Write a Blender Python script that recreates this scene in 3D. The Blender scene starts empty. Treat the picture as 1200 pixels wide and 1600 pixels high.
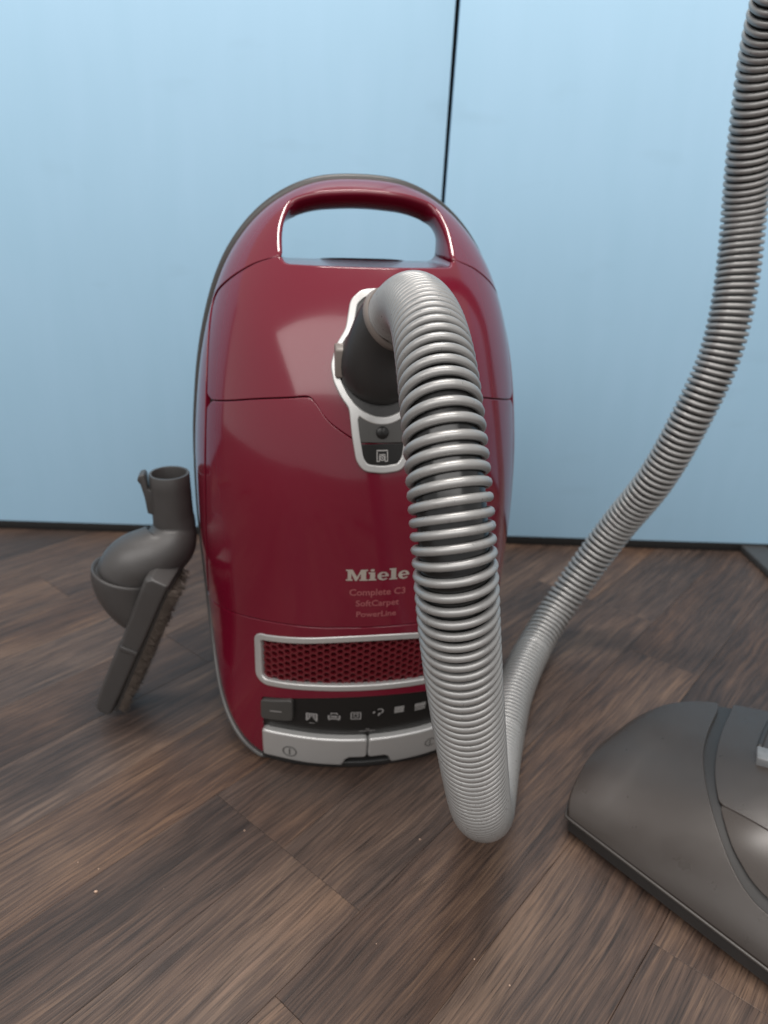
import bpy, bmesh, math, random
import numpy as np
from mathutils import Vector, Matrix
from mathutils.geometry import delaunay_2d_cdt, tessellate_polygon

random.seed(7)
rng = np.random.default_rng(7)
S = bpy.context.scene
COL = S.collection
rad = math.radians

# ------------------------------------------------------------------ camera
cd = bpy.data.cameras.new('camera')
cam = bpy.data.objects.new('camera', cd)
COL.objects.link(cam)
cd.sensor_fit = 'VERTICAL'
cd.sensor_height = 36.0
cd.lens = 36.0 * 1111 / 1600
cd.clip_start = 0.02
cd.clip_end = 50
cd.dof.use_dof = True
cd.dof.focus_distance = 0.38
cd.dof.aperture_fstop = 25.0 / 2.9
PITCH, ROLL = rad(22), rad(1.8)
fw = Vector((0, math.cos(PITCH), -math.sin(PITCH)))
rt = Vector((1, 0, 0))
up = rt.cross(fw)
rt2 = rt * math.cos(ROLL) + up * math.sin(ROLL)
up2 = up * math.cos(ROLL) - rt * math.sin(ROLL)
cam.matrix_world = Matrix(((rt2.x, up2.x, -fw.x, 0), (rt2.y, up2.y, -fw.y, 0), (rt2.z, up2.z, -fw.z, 0.465), (0, 0, 0, 1)))
S.camera = cam

# ------------------------------------------------------------------ light
W = bpy.data.worlds.new('World')
S.world = W
W.use_nodes = True
W.node_tree.nodes['Background'].inputs['Color'].default_value = (1.0, 0.99, 0.98, 1)
W.node_tree.nodes['Background'].inputs['Strength'].default_value = 0.58


def area(name, loc, target, sx, sy, power, color):
    l = bpy.data.lights.new(name, 'AREA')
    l.shape = 'RECTANGLE'
    l.size, l.size_y = sx, sy
    l.energy = power
    l.color = color
    o = bpy.data.objects.new(name, l)
    COL.objects.link(o)
    o.location = loc
    d = (Vector(target) - Vector(loc))
    o.rotation_euler = d.to_track_quat('-Z', 'Y').to_euler()
    return o


area('overhead_light', (0.0, 0.60, 2.5), (0.0, 0.60, 0), 1.2, 0.28, 34, (1, 0.95, 0.90))
area('overhead_light', (-0.8, -1.9, 2.6), (-0.8, -1.0, 0), 5.6, 2.2, 104, (1, 0.97, 0.94))  # added broad area light, stands in for bounce off the ceiling

S.view_settings.view_transform = 'Standard'
S.view_settings.look = 'None'
S.view_settings.exposure = 0.20
S.view_settings.gamma = 1.0
S.view_settings.use_curve_mapping = False
S.render.engine = 'CYCLES'
S.cycles.use_denoising = True
S.cycles.max_bounces = 8


# ------------------------------------------------------------------ materials
def mat(name, color, rough=0.5, metal=0.0, spec=0.5, coat=0.0, coat_rough=0.05, noise=0.0, noise_scale=60.0,
        bump=0.0, bump_scale=400.0, trans=0.0, ior=1.5, rough_var=0.0):
    m = bpy.data.materials.new(name)
    m.use_nodes = True
    nt = m.node_tree
    b = nt.nodes['Principled BSDF']
    b.inputs['Base Color'].default_value = (*color, 1)
    b.inputs['Roughness'].default_value = rough
    b.inputs['Metallic'].default_value = metal
    b.inputs['Specular IOR Level'].default_value = spec
    b.inputs['Coat Weight'].default_value = coat
    b.inputs['Coat Roughness'].default_value = coat_rough
    b.inputs['Transmission Weight'].default_value = trans
    b.inputs['IOR'].default_value = ior
    geo = nt.nodes.new('ShaderNodeNewGeometry')
    if noise or rough_var:
        n = nt.nodes.new('ShaderNodeTexNoise')
        n.inputs['Scale'].default_value = noise_scale
        n.inputs['Detail'].default_value = 5
        nt.links.new(geo.outputs['Position'], n.inputs['Vector'])
        if noise:
            mx = nt.nodes.new('ShaderNodeMix')
            mx.data_type = 'RGBA'
            mx.inputs[6].default_value = (*[c * (1 - noise) for c in color], 1)
            mx.inputs[7].default_value = (*[min(1, c * (1 + noise)) for c in color], 1)
            nt.links.new(n.outputs['Fac'], mx.inputs[0])
            nt.links.new(mx.outputs[2], b.inputs['Base Color'])
        if rough_var:
            mr = nt.nodes.new('ShaderNodeMapRange')
            mr.inputs[1].default_value, mr.inputs[2].default_value = 0.3, 0.7
            mr.inputs[3].default_value, mr.inputs[4].default_value = max(0.02, rough - rough_var), rough + rough_var
            nt.links.new(n.outputs['Fac'], mr.inputs[0])
            nt.links.new(mr.outputs[0], b.inputs['Roughness'])
    if bump:
        n2 = nt.nodes.new('ShaderNodeTexNoise')
        n2.inputs['Scale'].default_value = bump_scale
        n2.inputs['Detail'].default_value = 3
        nt.links.new(geo.outputs['Position'], n2.inputs['Vector'])
        bp = nt.nodes.new('ShaderNodeBump')
        bp.inputs['Strength'].default_value = bump
        bp.inputs['Distance'].default_value = 0.0006
        nt.links.new(n2.outputs['Fac'], bp.inputs['Height'])
        nt.links.new(bp.outputs['Normal'], b.inputs['Normal'])
    return m


M = {}
M['red'] = mat('red_gloss', (0.130, 0.0040, 0.0165), 0.13, spec=0.5, coat=0.25, coat_rough=0.03, bump=0.07, bump_scale=38, rough_var=0.03, noise_scale=18)
M['red_grille'] = mat('red_grille', (0.10, 0.004, 0.009), 0.5)
M['rim'] = mat('rim_grey', (0.045, 0.042, 0.040), 0.36, rough_var=0.06, noise_scale=80)
M['black'] = mat('black_plastic', (0.008, 0.008, 0.008), 0.5)
M['inner'] = mat('inner_black', (0.004, 0.004, 0.004), 0.8)
M['base'] = mat('base_dark', (0.02, 0.02, 0.02), 0.5, bump=0.2)
M['silver'] = mat('silver_paint', (0.50, 0.495, 0.485), 0.32, metal=0.55, rough_var=0.04, noise_scale=120)
M['panel_dark'] = mat('panel_dark', (0.010, 0.0095, 0.009), 0.3, spec=0.35)
M['button'] = mat('button_grey', (0.05, 0.048, 0.045), 0.4)
M['icon'] = mat('icon_print', (0.30, 0.29, 0.28), 0.5)
M['icon_dark'] = mat('icon_print_dark', (0.26, 0.25, 0.245), 0.5)
M['chrome'] = mat('logo_silver', (0.62, 0.58, 0.52), 0.28, metal=0.7)
M['print'] = mat('faint_print', (0.27, 0.075, 0.08), 0.35)
M['print2'] = mat('faint_print_dim', (0.26, 0.06, 0.07), 0.4)
M['elbow'] = mat('elbow_dark', (0.022, 0.021, 0.021), 0.42, bump=0.12, bump_scale=900, rough_var=0.05)
M['collar'] = mat('collar_grey', (0.17, 0.145, 0.13), 0.38)
M['rib'] = mat('hose_rib_grey', (0.30, 0.296, 0.29), 0.33, metal=0.42, spec=0.5, noise=0.06, noise_scale=300, rough_var=0.07, bump=0.06, bump_scale=1500)
M['sleeve'] = mat('hose_sleeve_black', (0.006, 0.006, 0.006), 0.22)
M['nozzle'] = mat('nozzle_grey', (0.047, 0.044, 0.043), 0.38, bump=0.2, bump_scale=1400, noise=0.08, rough_var=0.06)
M['nozzle_in'] = mat('nozzle_inside', (0.03, 0.027, 0.025), 0.6)
M['head'] = mat('head_grey', (0.038, 0.031, 0.027), 0.32, bump=0.22, bump_scale=2600, noise=0.06, rough_var=0.05)
M['head_dark'] = mat('head_dark', (0.022, 0.02, 0.019), 0.45, bump=0.2, bump_scale=1200)
M['window'] = mat('window_smoke', (0.09, 0.076, 0.068), 0.25, trans=0.45, ior=1.4, spec=0.3)
M['clip'] = mat('clip_light', (0.16, 0.165, 0.17), 0.3, noise=0.3, noise_scale=200)
M['edge'] = mat('edge_highlight_grey', (0.045, 0.039, 0.035), 0.35)
M['plate'] = mat('plate_grey', (0.05, 0.05, 0.05), 0.5, noise=0.15)
M['crumb'] = mat('crumb', (0.50, 0.34, 0.25), 0.8, noise=0.2, noise_scale=900)


def bristle_material():
    m = mat('bristle', (0.095, 0.075, 0.062), 0.6, noise=0.6, noise_scale=160)
    return m


M['bristle'] = bristle_material()
GANG = rad(50)
GD = (math.cos(GANG), math.sin(GANG))
ED = (math.sin(GANG), -math.cos(GANG))


def node(nt, t, **kw):
    n = nt.nodes.new(t)
    for k, v in kw.items():
        setattr(n, k, v)
    return n


def wood_material():
    m = bpy.data.materials.new('wood_floor')
    m.use_nodes = True
    nt = m.node_tree
    L = nt.links.new
    b = nt.nodes['Principled BSDF']
    geo = node(nt, 'ShaderNodeNewGeometry')
    info = node(nt, 'ShaderNodeObjectInfo')

    def math_(op, a, bb=None, c=None):
        n = node(nt, 'ShaderNodeMath', operation=op)
        for i, v in enumerate((a, bb, c)):
            if v is None:
                continue
            if isinstance(v, (int, float)):
                n.inputs[i].default_value = v
            else:
                L(v, n.inputs[i])
        return n.outputs[0]

    sep = node(nt, 'ShaderNodeSeparateXYZ')
    L(geo.outputs['Position'], sep.inputs[0])
    x, y = sep.outputs[0], sep.outputs[1]
    g = math_('ADD', math_('MULTIPLY', x, GD[0]), math_('MULTIPLY', y, GD[1]))
    e = math_('ADD', math_('MULTIPLY', x, ED[0]), math_('MULTIPLY', y, ED[1]))
    rnd = math_('MULTIPLY', info.outputs['Random'], 37.0)

    def vec(gs, es, ee=None, extra=0.0):
        c = node(nt, 'ShaderNodeCombineXYZ')
        L(math_('MULTIPLY', g, gs), c.inputs[0])
        L(math_('MULTIPLY', ee if ee is not None else e, es), c.inputs[1])
        L(math_('ADD', rnd, extra), c.inputs[2])
        return c.outputs[0]

    def noise(v, detail=3, rough=0.55, dist=0.0):
        n = node(nt, 'ShaderNodeTexNoise')
        n.inputs['Scale'].default_value = 1
        n.inputs['Detail'].default_value = detail
        n.inputs['Roughness'].default_value = rough
        n.inputs['Distortion'].default_value = dist
        L(v, n.inputs['Vector'])
        return n.outputs['Fac']

    at_ = node(nt, 'ShaderNodeAttribute', attribute_type='OBJECT', attribute_name='tone')
    tone = at_.outputs['Fac']
    warp = noise(vec(4.5, 11, extra=3.1), 2, 0.5)
    ew = math_('ADD', e, math_('MULTIPLY', math_('SUBTRACT', warp, 0.5), 0.022))
    broad = noise(vec(2.2, 22, ew, 1.7), 3, 0.55)
    strips = noise(vec(0.9, 11, e, 9.3), 0, 0.3)
    rings = noise(vec(7, 170, ew, 5.2), 4, 0.62)
    fine = noise(vec(20, 620, ew, 7.9), 3, 0.65)
    pores = noise(vec(26, 1100, ew, 2.2), 2, 0.6)
    blot = noise(vec(9, 14, e, 12.0), 3, 0.6)

    ln = node(nt, 'ShaderNodeMapRange')
    ln.inputs[1].default_value, ln.inputs[2].default_value = 0.40, 0.58
    L(noise(vec(15, 480, ew, 17.3), 2, 0.5), ln.inputs[0])
    lines = ln.outputs[0]
    t = math_('ADD', math_('MULTIPLY', broad, 0.6), math_('MULTIPLY', strips, 0.30))
    t = math_('ADD', t, math_('MULTIPLY', rings, 0.62))
    t = math_('ADD', t, math_('MULTIPLY', fine, 0.62))
    t = math_('ADD', t, math_('MULTIPLY', blot, 0.50))
    t = math_('ADD', t, math_('MULTIPLY', tone, 0.25))
    t = math_('ADD', t, math_('MULTIPLY', lines, 0.17))
    t = math_('SUBTRACT', t, 1.085)
    ramp = node(nt, 'ShaderNodeValToRGB')
    els = ramp.color_ramp.elements
    els[0].position, els[0].color = 0.0, (0.020, 0.014, 0.012, 1)
    els[1].position, els[1].color = 1.0, (0.21, 0.120, 0.074, 1)
    for p, c in ((0.28, (0.040, 0.0255, 0.020, 1)), (0.5, (0.074, 0.0445, 0.032, 1)), (0.72, (0.130, 0.078, 0.050, 1))):
        k = els.new(p)
        k.color = c
    L(t, ramp.inputs[0])
    # greyish / reddish drift
    drift = noise(vec(3, 8, e, 21.0), 2, 0.5)
    hs = node(nt, 'ShaderNodeHueSaturation')
    L(ramp.outputs[0], hs.inputs['Color'])
    mr = node(nt, 'ShaderNodeMapRange')
    mr.inputs[1].default_value, mr.inputs[2].default_value = 0.3, 0.7
    mr.inputs[3].default_value, mr.inputs[4].default_value = 0.80, 1.08
    L(drift, mr.inputs[0])
    L(mr.outputs[0], hs.inputs['Saturation'])
    pm = node(nt, 'ShaderNodeMapRange')
    pm.inputs[1].default_value, pm.inputs[2].default_value = 0.32, 0.44
    pm.inputs[3].default_value, pm.inputs[4].default_value = 0.42, 1.0
    L(pores, pm.inputs[0])
    mx = node(nt, 'ShaderNodeMix', data_type='RGBA', blend_type='MULTIPLY')
    mx.inputs[0].default_value = 1
    L(hs.outputs[0], mx.inputs[6])
    L(pm.outputs[0], mx.inputs[7])
    L(mx.outputs[2], b.inputs['Base Color'])
    rr = node(nt, 'ShaderNodeMapRange')
    rr.inputs[1].default_value, rr.inputs[2].default_value = 0.3, 0.7
    rr.inputs[3].default_value, rr.inputs[4].default_value = 0.36, 0.55
    L(fine, rr.inputs[0])
    L(rr.outputs[0], b.inputs['Roughness'])
    b.inputs['Specular IOR Level'].default_value = 0.42
    bp = node(nt, 'ShaderNodeBump')
    bp.inputs['Strength'].default_value = 0.35
    bp.inputs['Distance'].default_value = 0.0005
    L(math_('ADD', math_('MULTIPLY', fine, 0.7), math_('MULTIPLY', pores, 0.8)), bp.inputs['Height'])
    L(bp.outputs[0], b.inputs['Normal'])
    return m


def panel_material():
    m = bpy.data.materials.new('blue_paint')
    m.use_nodes = True
    nt = m.node_tree
    L = nt.links.new
    b = nt.nodes['Principled BSDF']
    geo = node(nt, 'ShaderNodeNewGeometry')
    mp = node(nt, 'ShaderNodeMapping')
    mp.inputs['Scale'].default_value = (30, 30, 5)
    L(geo.outputs['Position'], mp.inputs[0])
    n = node(nt, 'ShaderNodeTexNoise')
    n.inputs['Scale'].default_value = 1
    n.inputs['Detail'].default_value = 4
    L(mp.outputs[0], n.inputs['Vector'])
    n2 = node(nt, 'ShaderNodeTexNoise')
    n2.inputs['Scale'].default_value = 3.2
    n2.inputs['Detail'].default_value = 5
    L(geo.outputs['Position'], n2.inputs['Vector'])
    ad = node(nt, 'ShaderNodeMath', operation='ADD')
    L(n.outputs['Fac'], ad.inputs[0])
    L(n2.outputs['Fac'], ad.inputs[1])
    mr = node(nt, 'ShaderNodeMapRange')
    mr.inputs[1].default_value, mr.inputs[2].default_value = 0.6, 1.4
    L(ad.outputs[0], mr.inputs[0])
    mx = node(nt, 'ShaderNodeMix', data_type='RGBA')
    mx.inputs[6].default_value = (0.355, 0.572, 0.745, 1)
    mx.inputs[7].default_value = (0.385, 0.600, 0.785, 1)
    L(mr.outputs[0], mx.inputs[0])
    # a few soft scuffs
    n3 = node(nt, 'ShaderNodeTexNoise')
    mp3 = node(nt, 'ShaderNodeMapping')
    mp3.inputs['Scale'].default_value = (9, 9, 26)
    L(geo.outputs['Position'], mp3.inputs[0])
    L(mp3.outputs[0], n3.inputs['Vector'])
    n3.inputs['Scale'].default_value = 1
    mr3 = node(nt, 'ShaderNodeMapRange')
    mr3.inputs[1].default_value, mr3.inputs[2].default_value = 0.64, 0.8
    mr3.inputs[3].default_value, mr3.inputs[4].default_value = 1.0, 0.955
    L(n3.outputs['Fac'], mr3.inputs[0])
    mm = node(nt, 'ShaderNodeMix', data_type='RGBA', blend_type='MULTIPLY')
    mm.inputs[0].default_value = 1
    L(mx.outputs[2], mm.inputs[6])
    L(mr3.outputs[0], mm.inputs[7])
    L(mm.outputs[2], b.inputs['Base Color'])
    mp4 = node(nt, 'ShaderNodeMapping')
    mp4.inputs['Scale'].default_value = (4.5, 4.5, 0.5)
    L(geo.outputs['Position'], mp4.inputs[0])
    n4 = node(nt, 'ShaderNodeTexNoise')
    n4.inputs['Scale'].default_value = 1
    n4.inputs['Detail'].default_value = 1
    L(mp4.outputs[0], n4.inputs['Vector'])
    bp = node(nt, 'ShaderNodeBump')
    bp.inputs['Strength'].default_value = 0.5
    bp.inputs['Distance'].default_value = 0.03
    L(n4.outputs['Fac'], bp.inputs['Height'])
    L(bp.outputs[0], b.inputs['Normal'])
    b.inputs['Roughness'].default_value = 0.42
    b.inputs['Specular IOR Level'].default_value = 0.4
    return m


M['wood'] = wood_material()
M['blue'] = panel_material()


# ------------------------------------------------------------------ helpers
def mesh_obj(name, verts, faces, m, parent=None, normals=None, smooth=True, matrix=None):
    me = bpy.data.meshes.new(name)
    me.from_pydata([tuple(map(float, v)) for v in verts], [], [tuple(map(int, f)) for f in faces])
    me.materials.append(m)
    if smooth:
        me.polygons.foreach_set('use_smooth', [True] * len(me.polygons))
    me.update()
    if normals is not None:
        me.normals_split_custom_set_from_vertices([tuple(map(float, n)) for n in normals])
    o = bpy.data.objects.new(name, me)
    COL.objects.link(o)
    if parent is not None:
        o.parent = parent
    if matrix is not None:
        o.matrix_local = matrix
    return o


def empty(name, loc=(0, 0, 0), rz=0.0):
    o = bpy.data.objects.new(name, None)
    o.empty_display_size = 0.05
    COL.objects.link(o)
    o.location = loc
    o.rotation_euler = (0, 0, rz)
    return o


def tag(o, label, cat, group=None, kind=None):
    if label:
        o['label'] = label
    if cat:
        o['category'] = cat
    if group:
        o['group'] = group
    if kind:
        o['kind'] = kind
    return o


def auto_smooth(o, ang=40):
    me = o.data
    bm = bmesh.new()
    bm.from_mesh(me)
    bmesh.ops.recalc_face_normals(bm, faces=bm.faces)
    for e in bm.edges:
        if len(e.link_faces) == 2 and e.calc_face_angle(0) > rad(ang):
            e.smooth = False
    bm.to_mesh(me)
    bm.free()
    return o


def bevel(o, w=0.001, seg=2, ang=35):
    bm = bmesh.new()
    bm.from_mesh(o.data)
    bmesh.ops.remove_doubles(bm, verts=bm.verts, dist=1e-6)
    bmesh.ops.recalc_face_normals(bm, faces=bm.faces)
    ed = [e for e in bm.edges if len(e.link_faces) == 2 and e.calc_face_angle(0) > rad(ang)]
    bmesh.ops.bevel(bm, geom=ed, offset=w, segments=seg, profile=0.5, affect='EDGES', clamp_overlap=True)
    bm.to_mesh(o.data)
    bm.free()
    o.data.polygons.foreach_set('use_smooth', [True] * len(o.data.polygons))
    return auto_smooth(o, 50)


def box_vf(x0, x1, y0, y1, z0, z1):
    v = [(x, y, z) for z in (z0, z1) for y in (y0, y1) for x in (x0, x1)]
    f = [(0, 2, 3, 1), (4, 5, 7, 6), (0, 1, 5, 4), (2, 6, 7, 3), (0, 4, 6, 2), (1, 3, 7, 5)]
    return v, f


def loft(rings, cap0=True, cap1=True):
    n = len(rings[0])
    v = [p for r in rings for p in r]
    f = []
    for k in range(len(rings) - 1):
        for i in range(n):
            j = (i + 1) % n
            f.append((k * n + i, k * n + j, (k + 1) * n + j, (k + 1) * n + i))
    if cap0:
        f.append(tuple(reversed(range(n))))
    if cap1:
        f.append(tuple(range((len(rings) - 1) * n, len(rings) * n)))
    return v, f


def catmull(pts, n, closed=False):
    pts = np.array(pts, float)
    N = len(pts)
    out = []
    rngi = range(N if closed else N - 1)
    for i in rngi:
        if closed:
            p0, p1, p2, p3 = pts[i - 1], pts[i], pts[(i + 1) % N], pts[(i + 2) % N]
        else:
            p1, p2 = pts[i], pts[i + 1]
            p0 = pts[i - 1] if i > 0 else 2 * p1 - p2
            p3 = pts[i + 2] if i + 2 < N else 2 * p2 - p1
        for k in range(n):
            t = k / n
            out.append(.5 * (2 * p1 + (p2 - p0) * t + (2 * p0 - 5 * p1 + 4 * p2 - p3) * t * t + (-p0 + 3 * p1 - 3 * p2 + p3) * t ** 3))
    if not closed:
        out.append(pts[-1])
    return np.array(out)


def resample(pts, step, closed=True):
    pts = np.array(pts, float)
    if closed:
        pts = np.vstack([pts, pts[:1]])
    d = np.r_[0, np.cumsum(np.linalg.norm(np.diff(pts, axis=0), axis=1))]
    n = max(3, int(round(d[-1] / step)))
    s = np.linspace(0, d[-1], n + 1)
    out = np.stack([np.interp(s, d, pts[:, k]) for k in range(pts.shape[1])], 1)
    return out[:-1] if closed else out


def rounded(pts, r, n=6):
    """closed polygon with rounded corners; r a number or one per corner"""
    pts = [np.array(p, float) for p in pts]
    N = len(pts)
    out = []
    for i in range(N):
        rr = r[i] if isinstance(r, (list, tuple)) else r
        a, b, c = pts[i - 1], pts[i], pts[(i + 1) % N]
        if rr <= 0:
            out.append(b)
            continue
        d1, d2 = (a - b), (c - b)
        l1, l2 = np.linalg.norm(d1), np.linalg.norm(d2)
        q = min(rr, l1 * .49, l2 * .49)
        p1, p2 = b + d1 / l1 * q, b + d2 / l2 * q
        for k in range(n + 1):
            t = k / n
            out.append((1 - t) ** 2 * p1 + 2 * t * (1 - t) * b + t * t * p2)
    return np.array(out)


def area2(p):
    x, y = p[:, 0], p[:, 1]
    return 0.5 * np.sum(x * np.roll(y, -1) - np.roll(x, -1) * y)


def inpoly(P, poly):
    x, y = P[:, 0], P[:, 1]
    c = np.zeros(len(P), bool)
    n = len(poly)
    for i in range(n):
        x1, y1 = poly[i]
        x2, y2 = poly[(i + 1) % n]
        k = ((y1 > y) != (y2 > y))
        with np.errstate(divide='ignore', invalid='ignore'):
            xi = (x2 - x1) * (y - y1) / (y2 - y1 + 1e-30) + x1
        c ^= k & (x < xi)
    return c


def offset(poly, d):
    """move a polygon's outline inwards by d (CCW polygon)"""
    poly = np.array(poly, float)
    t = np.roll(poly, -1, 0) - np.roll(poly, 1, 0)
    t /= np.linalg.norm(t, axis=1)[:, None] + 1e-12
    nrm = np.stack([-t[:, 1], t[:, 0]], 1)
    return poly + nrm * d


def frames_along(P):
    P = np.array(P, float)
    T = np.gradient(P, axis=0)
    T /= np.linalg.norm(T, axis=1)[:, None]
    N = np.zeros_like(P)
    a = np.array([0, 0, 1.0]) if abs(T[0][2]) < 0.9 else np.array([1.0, 0, 0])
    n = a - T[0] * (a @ T[0])
    N[0] = n / np.linalg.norm(n)
    for i in range(1, len(P)):
        n = N[i - 1] - T[i] * (N[i - 1] @ T[i])
        N[i] = n / np.linalg.norm(n)
    return T, N, np.cross(T, N)


def tube(P, R, seg=24, cap=True):
    T, N, Bn = frames_along(P)
    R = np.broadcast_to(np.array(R, float), (len(P),))
    rings = []
    for i in range(len(P)):
        rings.append([P[i] + R[i] * (math.cos(a) * N[i] + math.sin(a) * Bn[i]) for a in np.linspace(0, 2 * math.pi, seg, endpoint=False)])
    return loft(rings, cap, cap)


# ------------------------------------------------------------------ floor
floor = mesh_obj('floor', *box_vf(-3.2, 3.2, -3.6, 1.6, -0.05, -0.0085), M['wood'], smooth=False)
tag(floor, 'dark brown wood plank floor under the vacuum cleaner', 'floor', kind='structure')
PW, PL, GAP = 0.085, 0.56, 0.00022
OX, OY = -0.008, 0.372


def plank_mesh():
    w, l, c, t = PW - GAP, PL - GAP, 0.0003, 0.008
    v = []
    for (k, z) in ((0, -t), (0, -c), (c, 0)):
        v += [(k, k, z), (l - k, k, z), (l - k, w - k, z), (k, w - k, z)]
    f = [(8, 9, 10, 11)]
    for a in (0, 4):
        for i in range(4):
            j = (i + 1) % 4
            f.append((a + i, a + j, a + 4 + j, a + 4 + i))
    me = bpy.data.meshes.new('plank')
    me.from_pydata(v, [], f)
    me.materials.append(M['wood'])
    return me


pm = plank_mesh()
# rows run along GD, stacked along ED; the joints seen in the picture fix the first rows
row_shift = {0: 0.478, 1: 0.30, -1: 0.0, -2: 0.0, 2: 0.12, 3: 0.02, -3: 0.31, -4: 0.40}
fixed_tone = {(-1, -1): .85, (-2, -1): .12, (-1, 0): .28, (-2, 0): .45, (0, -1): .62, (0, 0): .35, (1, 0): .2, (1, -1): .55, (-3, -1): .70, (2, -1): .30}
floor['tone'] = 0.5
for row in range(-19, 17):
    sh = row_shift.get(row, random.random() * PL)
    for k in range(-4, 4):
        g0 = sh + k * PL
        e1 = (row + 1) * PW
        px = OX + g0 * GD[0] + e1 * ED[0]
        py = OY + g0 * GD[1] + e1 * ED[1]
        cx = px + 0.5 * PL * GD[0] - 0.5 * PW * ED[0]
        cy = py + 0.5 * PL * GD[1] - 0.5 * PW * ED[1]
        tone = fixed_tone.get((row, k), random.random())
        if not (-1.05 < cx < 1.05 and -0.15 < cy < 1.35):
            continue
        o = bpy.data.objects.new('plank', pm)
        COL.objects.link(o)
        o.parent = floor
        o['tone'] = tone
        # local plank x = GD, y = -ED keeps the top facing up
        o.location = (px, py, 0)
        o.rotation_euler = (0, 0, GANG)

# ------------------------------------------------------------------ blue panels behind
YP = 1.028


def seam_x(z):
    return 0.0535 + (z - 0.0145) * 0.0205


ZT = 1.15
pl = empty('blue_panel', (-0.6, YP, 0))
tag(pl, 'wide pale blue panel behind the vacuum, left of the dark seam', 'panel', 'blue panels behind the vacuum')
pr = empty('blue_panel', (0.7, YP, 0))
tag(pr, 'pale blue panel right of the dark seam, behind the rising hose', 'panel', 'blue panels behind the vacuum')


def quad_prism(name, c4, y0, y1, m, par):
    off = np.array(par.location)
    v = [np.array((x, y, z)) - off for y in (y0, y1) for x, z in c4]
    f = [(0, 1, 2, 3), (7, 6, 5, 4)] + [(i, i + 4, (i + 1) % 4 + 4, (i + 1) % 4) for i in range(4)]
    o = mesh_obj(name, v, f, m, par, smooth=False)
    return bevel(o, 0.0012, 2)


quad_prism('panel_board', [(-1.9, 0.0145), (seam_x(.0145), 0.0145), (seam_x(ZT) - .001, ZT), (-1.9, ZT)], YP, YP + 0.019, M['blue'], pl)
quad_prism('panel_board', [(seam_x(.0145) + .003, 0.0145), (1.9, 0.0145), (1.9, ZT), (seam_x(ZT) + .0062, ZT)], YP + 0.001, YP + 0.02, M['blue'], pr)
quad_prism('gap_shade_strip', [(-1.9, 0), (0.05, 0), (0.05, 0.0143), (-1.9, 0.0143)], YP + 0.002, YP + 0.018, M['black'], pl)  # black strips stand in for the shade in the gap under the panels
quad_prism('gap_shade_strip', [(0.052, 0), (1.9, 0), (1.9, 0.0143), (0.052, 0.0143)], YP + 0.003, YP + 0.018, M['black'], pr)
fo = mesh_obj('panel_foot', *box_vf(0.567, 0.607, 0.62, YP + 0.01, 0.0, 0.0115), M['plate'], pr, smooth=False)
fo.data.transform(Matrix.Translation(-Vector(pr.location)))
bevel(fo, 0.0025, 3)
fo['label'] = 'grey metal foot bar on the floor'
wall = mesh_obj('wall', *box_vf(-2.2, 2.2, YP + 0.03, YP + 0.06, -0.0, 1.2), M['inner'], smooth=False)
tag(wall, 'dark backing seen through the gap between the blue panels', 'wall', kind='structure')

# ------------------------------------------------------------------ vacuum body surface
VAC = empty('vacuum_cleaner', (-0.007, 0.5154, 0), rad(9))
tag(VAC, 'glossy dark red canister vacuum cleaner standing upright on its end', 'vacuum cleaner')
CZ = 0.24
KEY = [(0, .002, .010), (.05, .002, .016), (.085, .003, .028), (.100, .008, .033), (.1145, .021, .042), (.126, .038, .06),
       (.134, .06, .088), (.139, .093, .118), (.142, .125, .138), (.1455, .2, .15), (.1455, .25, .152), (.1425, .3, .152),
       (.134, .36, .152), (.1185, .415, .150), (.0985, .452, .147), (.071, .4795, .144), (.038, .4955, .142), (0, .4995, .141)]
KEY = [(a * (1 + .026 * min(1, b / .15)), b, c) for a, b, c in KEY]
full = KEY + [(-a, b, c) for a, b, c in KEY[-2:0:-1]]
RIMC = catmull(full, 14, closed=True)
HALF = RIMC[:len(KEY[:-1]) * 14 + 1]
ANG = np.arctan2(np.abs(HALF[:, 0]), -(HALF[:, 1] - CZ))
RADI = np.hypot(HALF[:, 0], HALF[:, 1] - CZ)
RV = HALF[:, 2]
_o = np.argsort(ANG)
ANG, RADI, RV = ANG[_o], RADI[_o], RV[_o]
PR = np.array([(-.02, .003), (.0, .0), (.03, -.004), (.1, -.012), (.2, -.021), (.28, -.021), (.34, -.012), (.4, .008), (.44, .03), (.48, .062), (.51, .092)])
PM = np.gradient(PR[:, 1], PR[:, 0])


def prof(z):
    xs, ys = PR[:, 0], PR[:, 1]
    z = np.clip(z, xs[0], xs[-1])
    i = np.clip(np.searchsorted(xs, z) - 1, 0, len(xs) - 2)
    h = xs[i + 1] - xs[i]
    t = (z - xs[i]) / h
    return (2 * t ** 3 - 3 * t ** 2 + 1) * ys[i] + (t ** 3 - 2 * t ** 2 + t) * h * PM[i] + (-2 * t ** 3 + 3 * t ** 2) * ys[i + 1] + (t ** 3 - t ** 2) * h * PM[i + 1]


NN = 2.8


def to_dom(uz):
    uz = np.array(uz, float).reshape(-1, 2)
    u, z = uz[:, 0], uz[:, 1] - CZ
    a = np.arctan2(np.abs(u), -z)
    r = np.interp(a, ANG, RADI)
    rho = np.clip(np.hypot(u, z) / r, 1e-9, 1)
    w = np.arcsin(rho) * 2 / math.pi
    return np.stack([u, z], 1) * (w / rho)[:, None]


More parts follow.
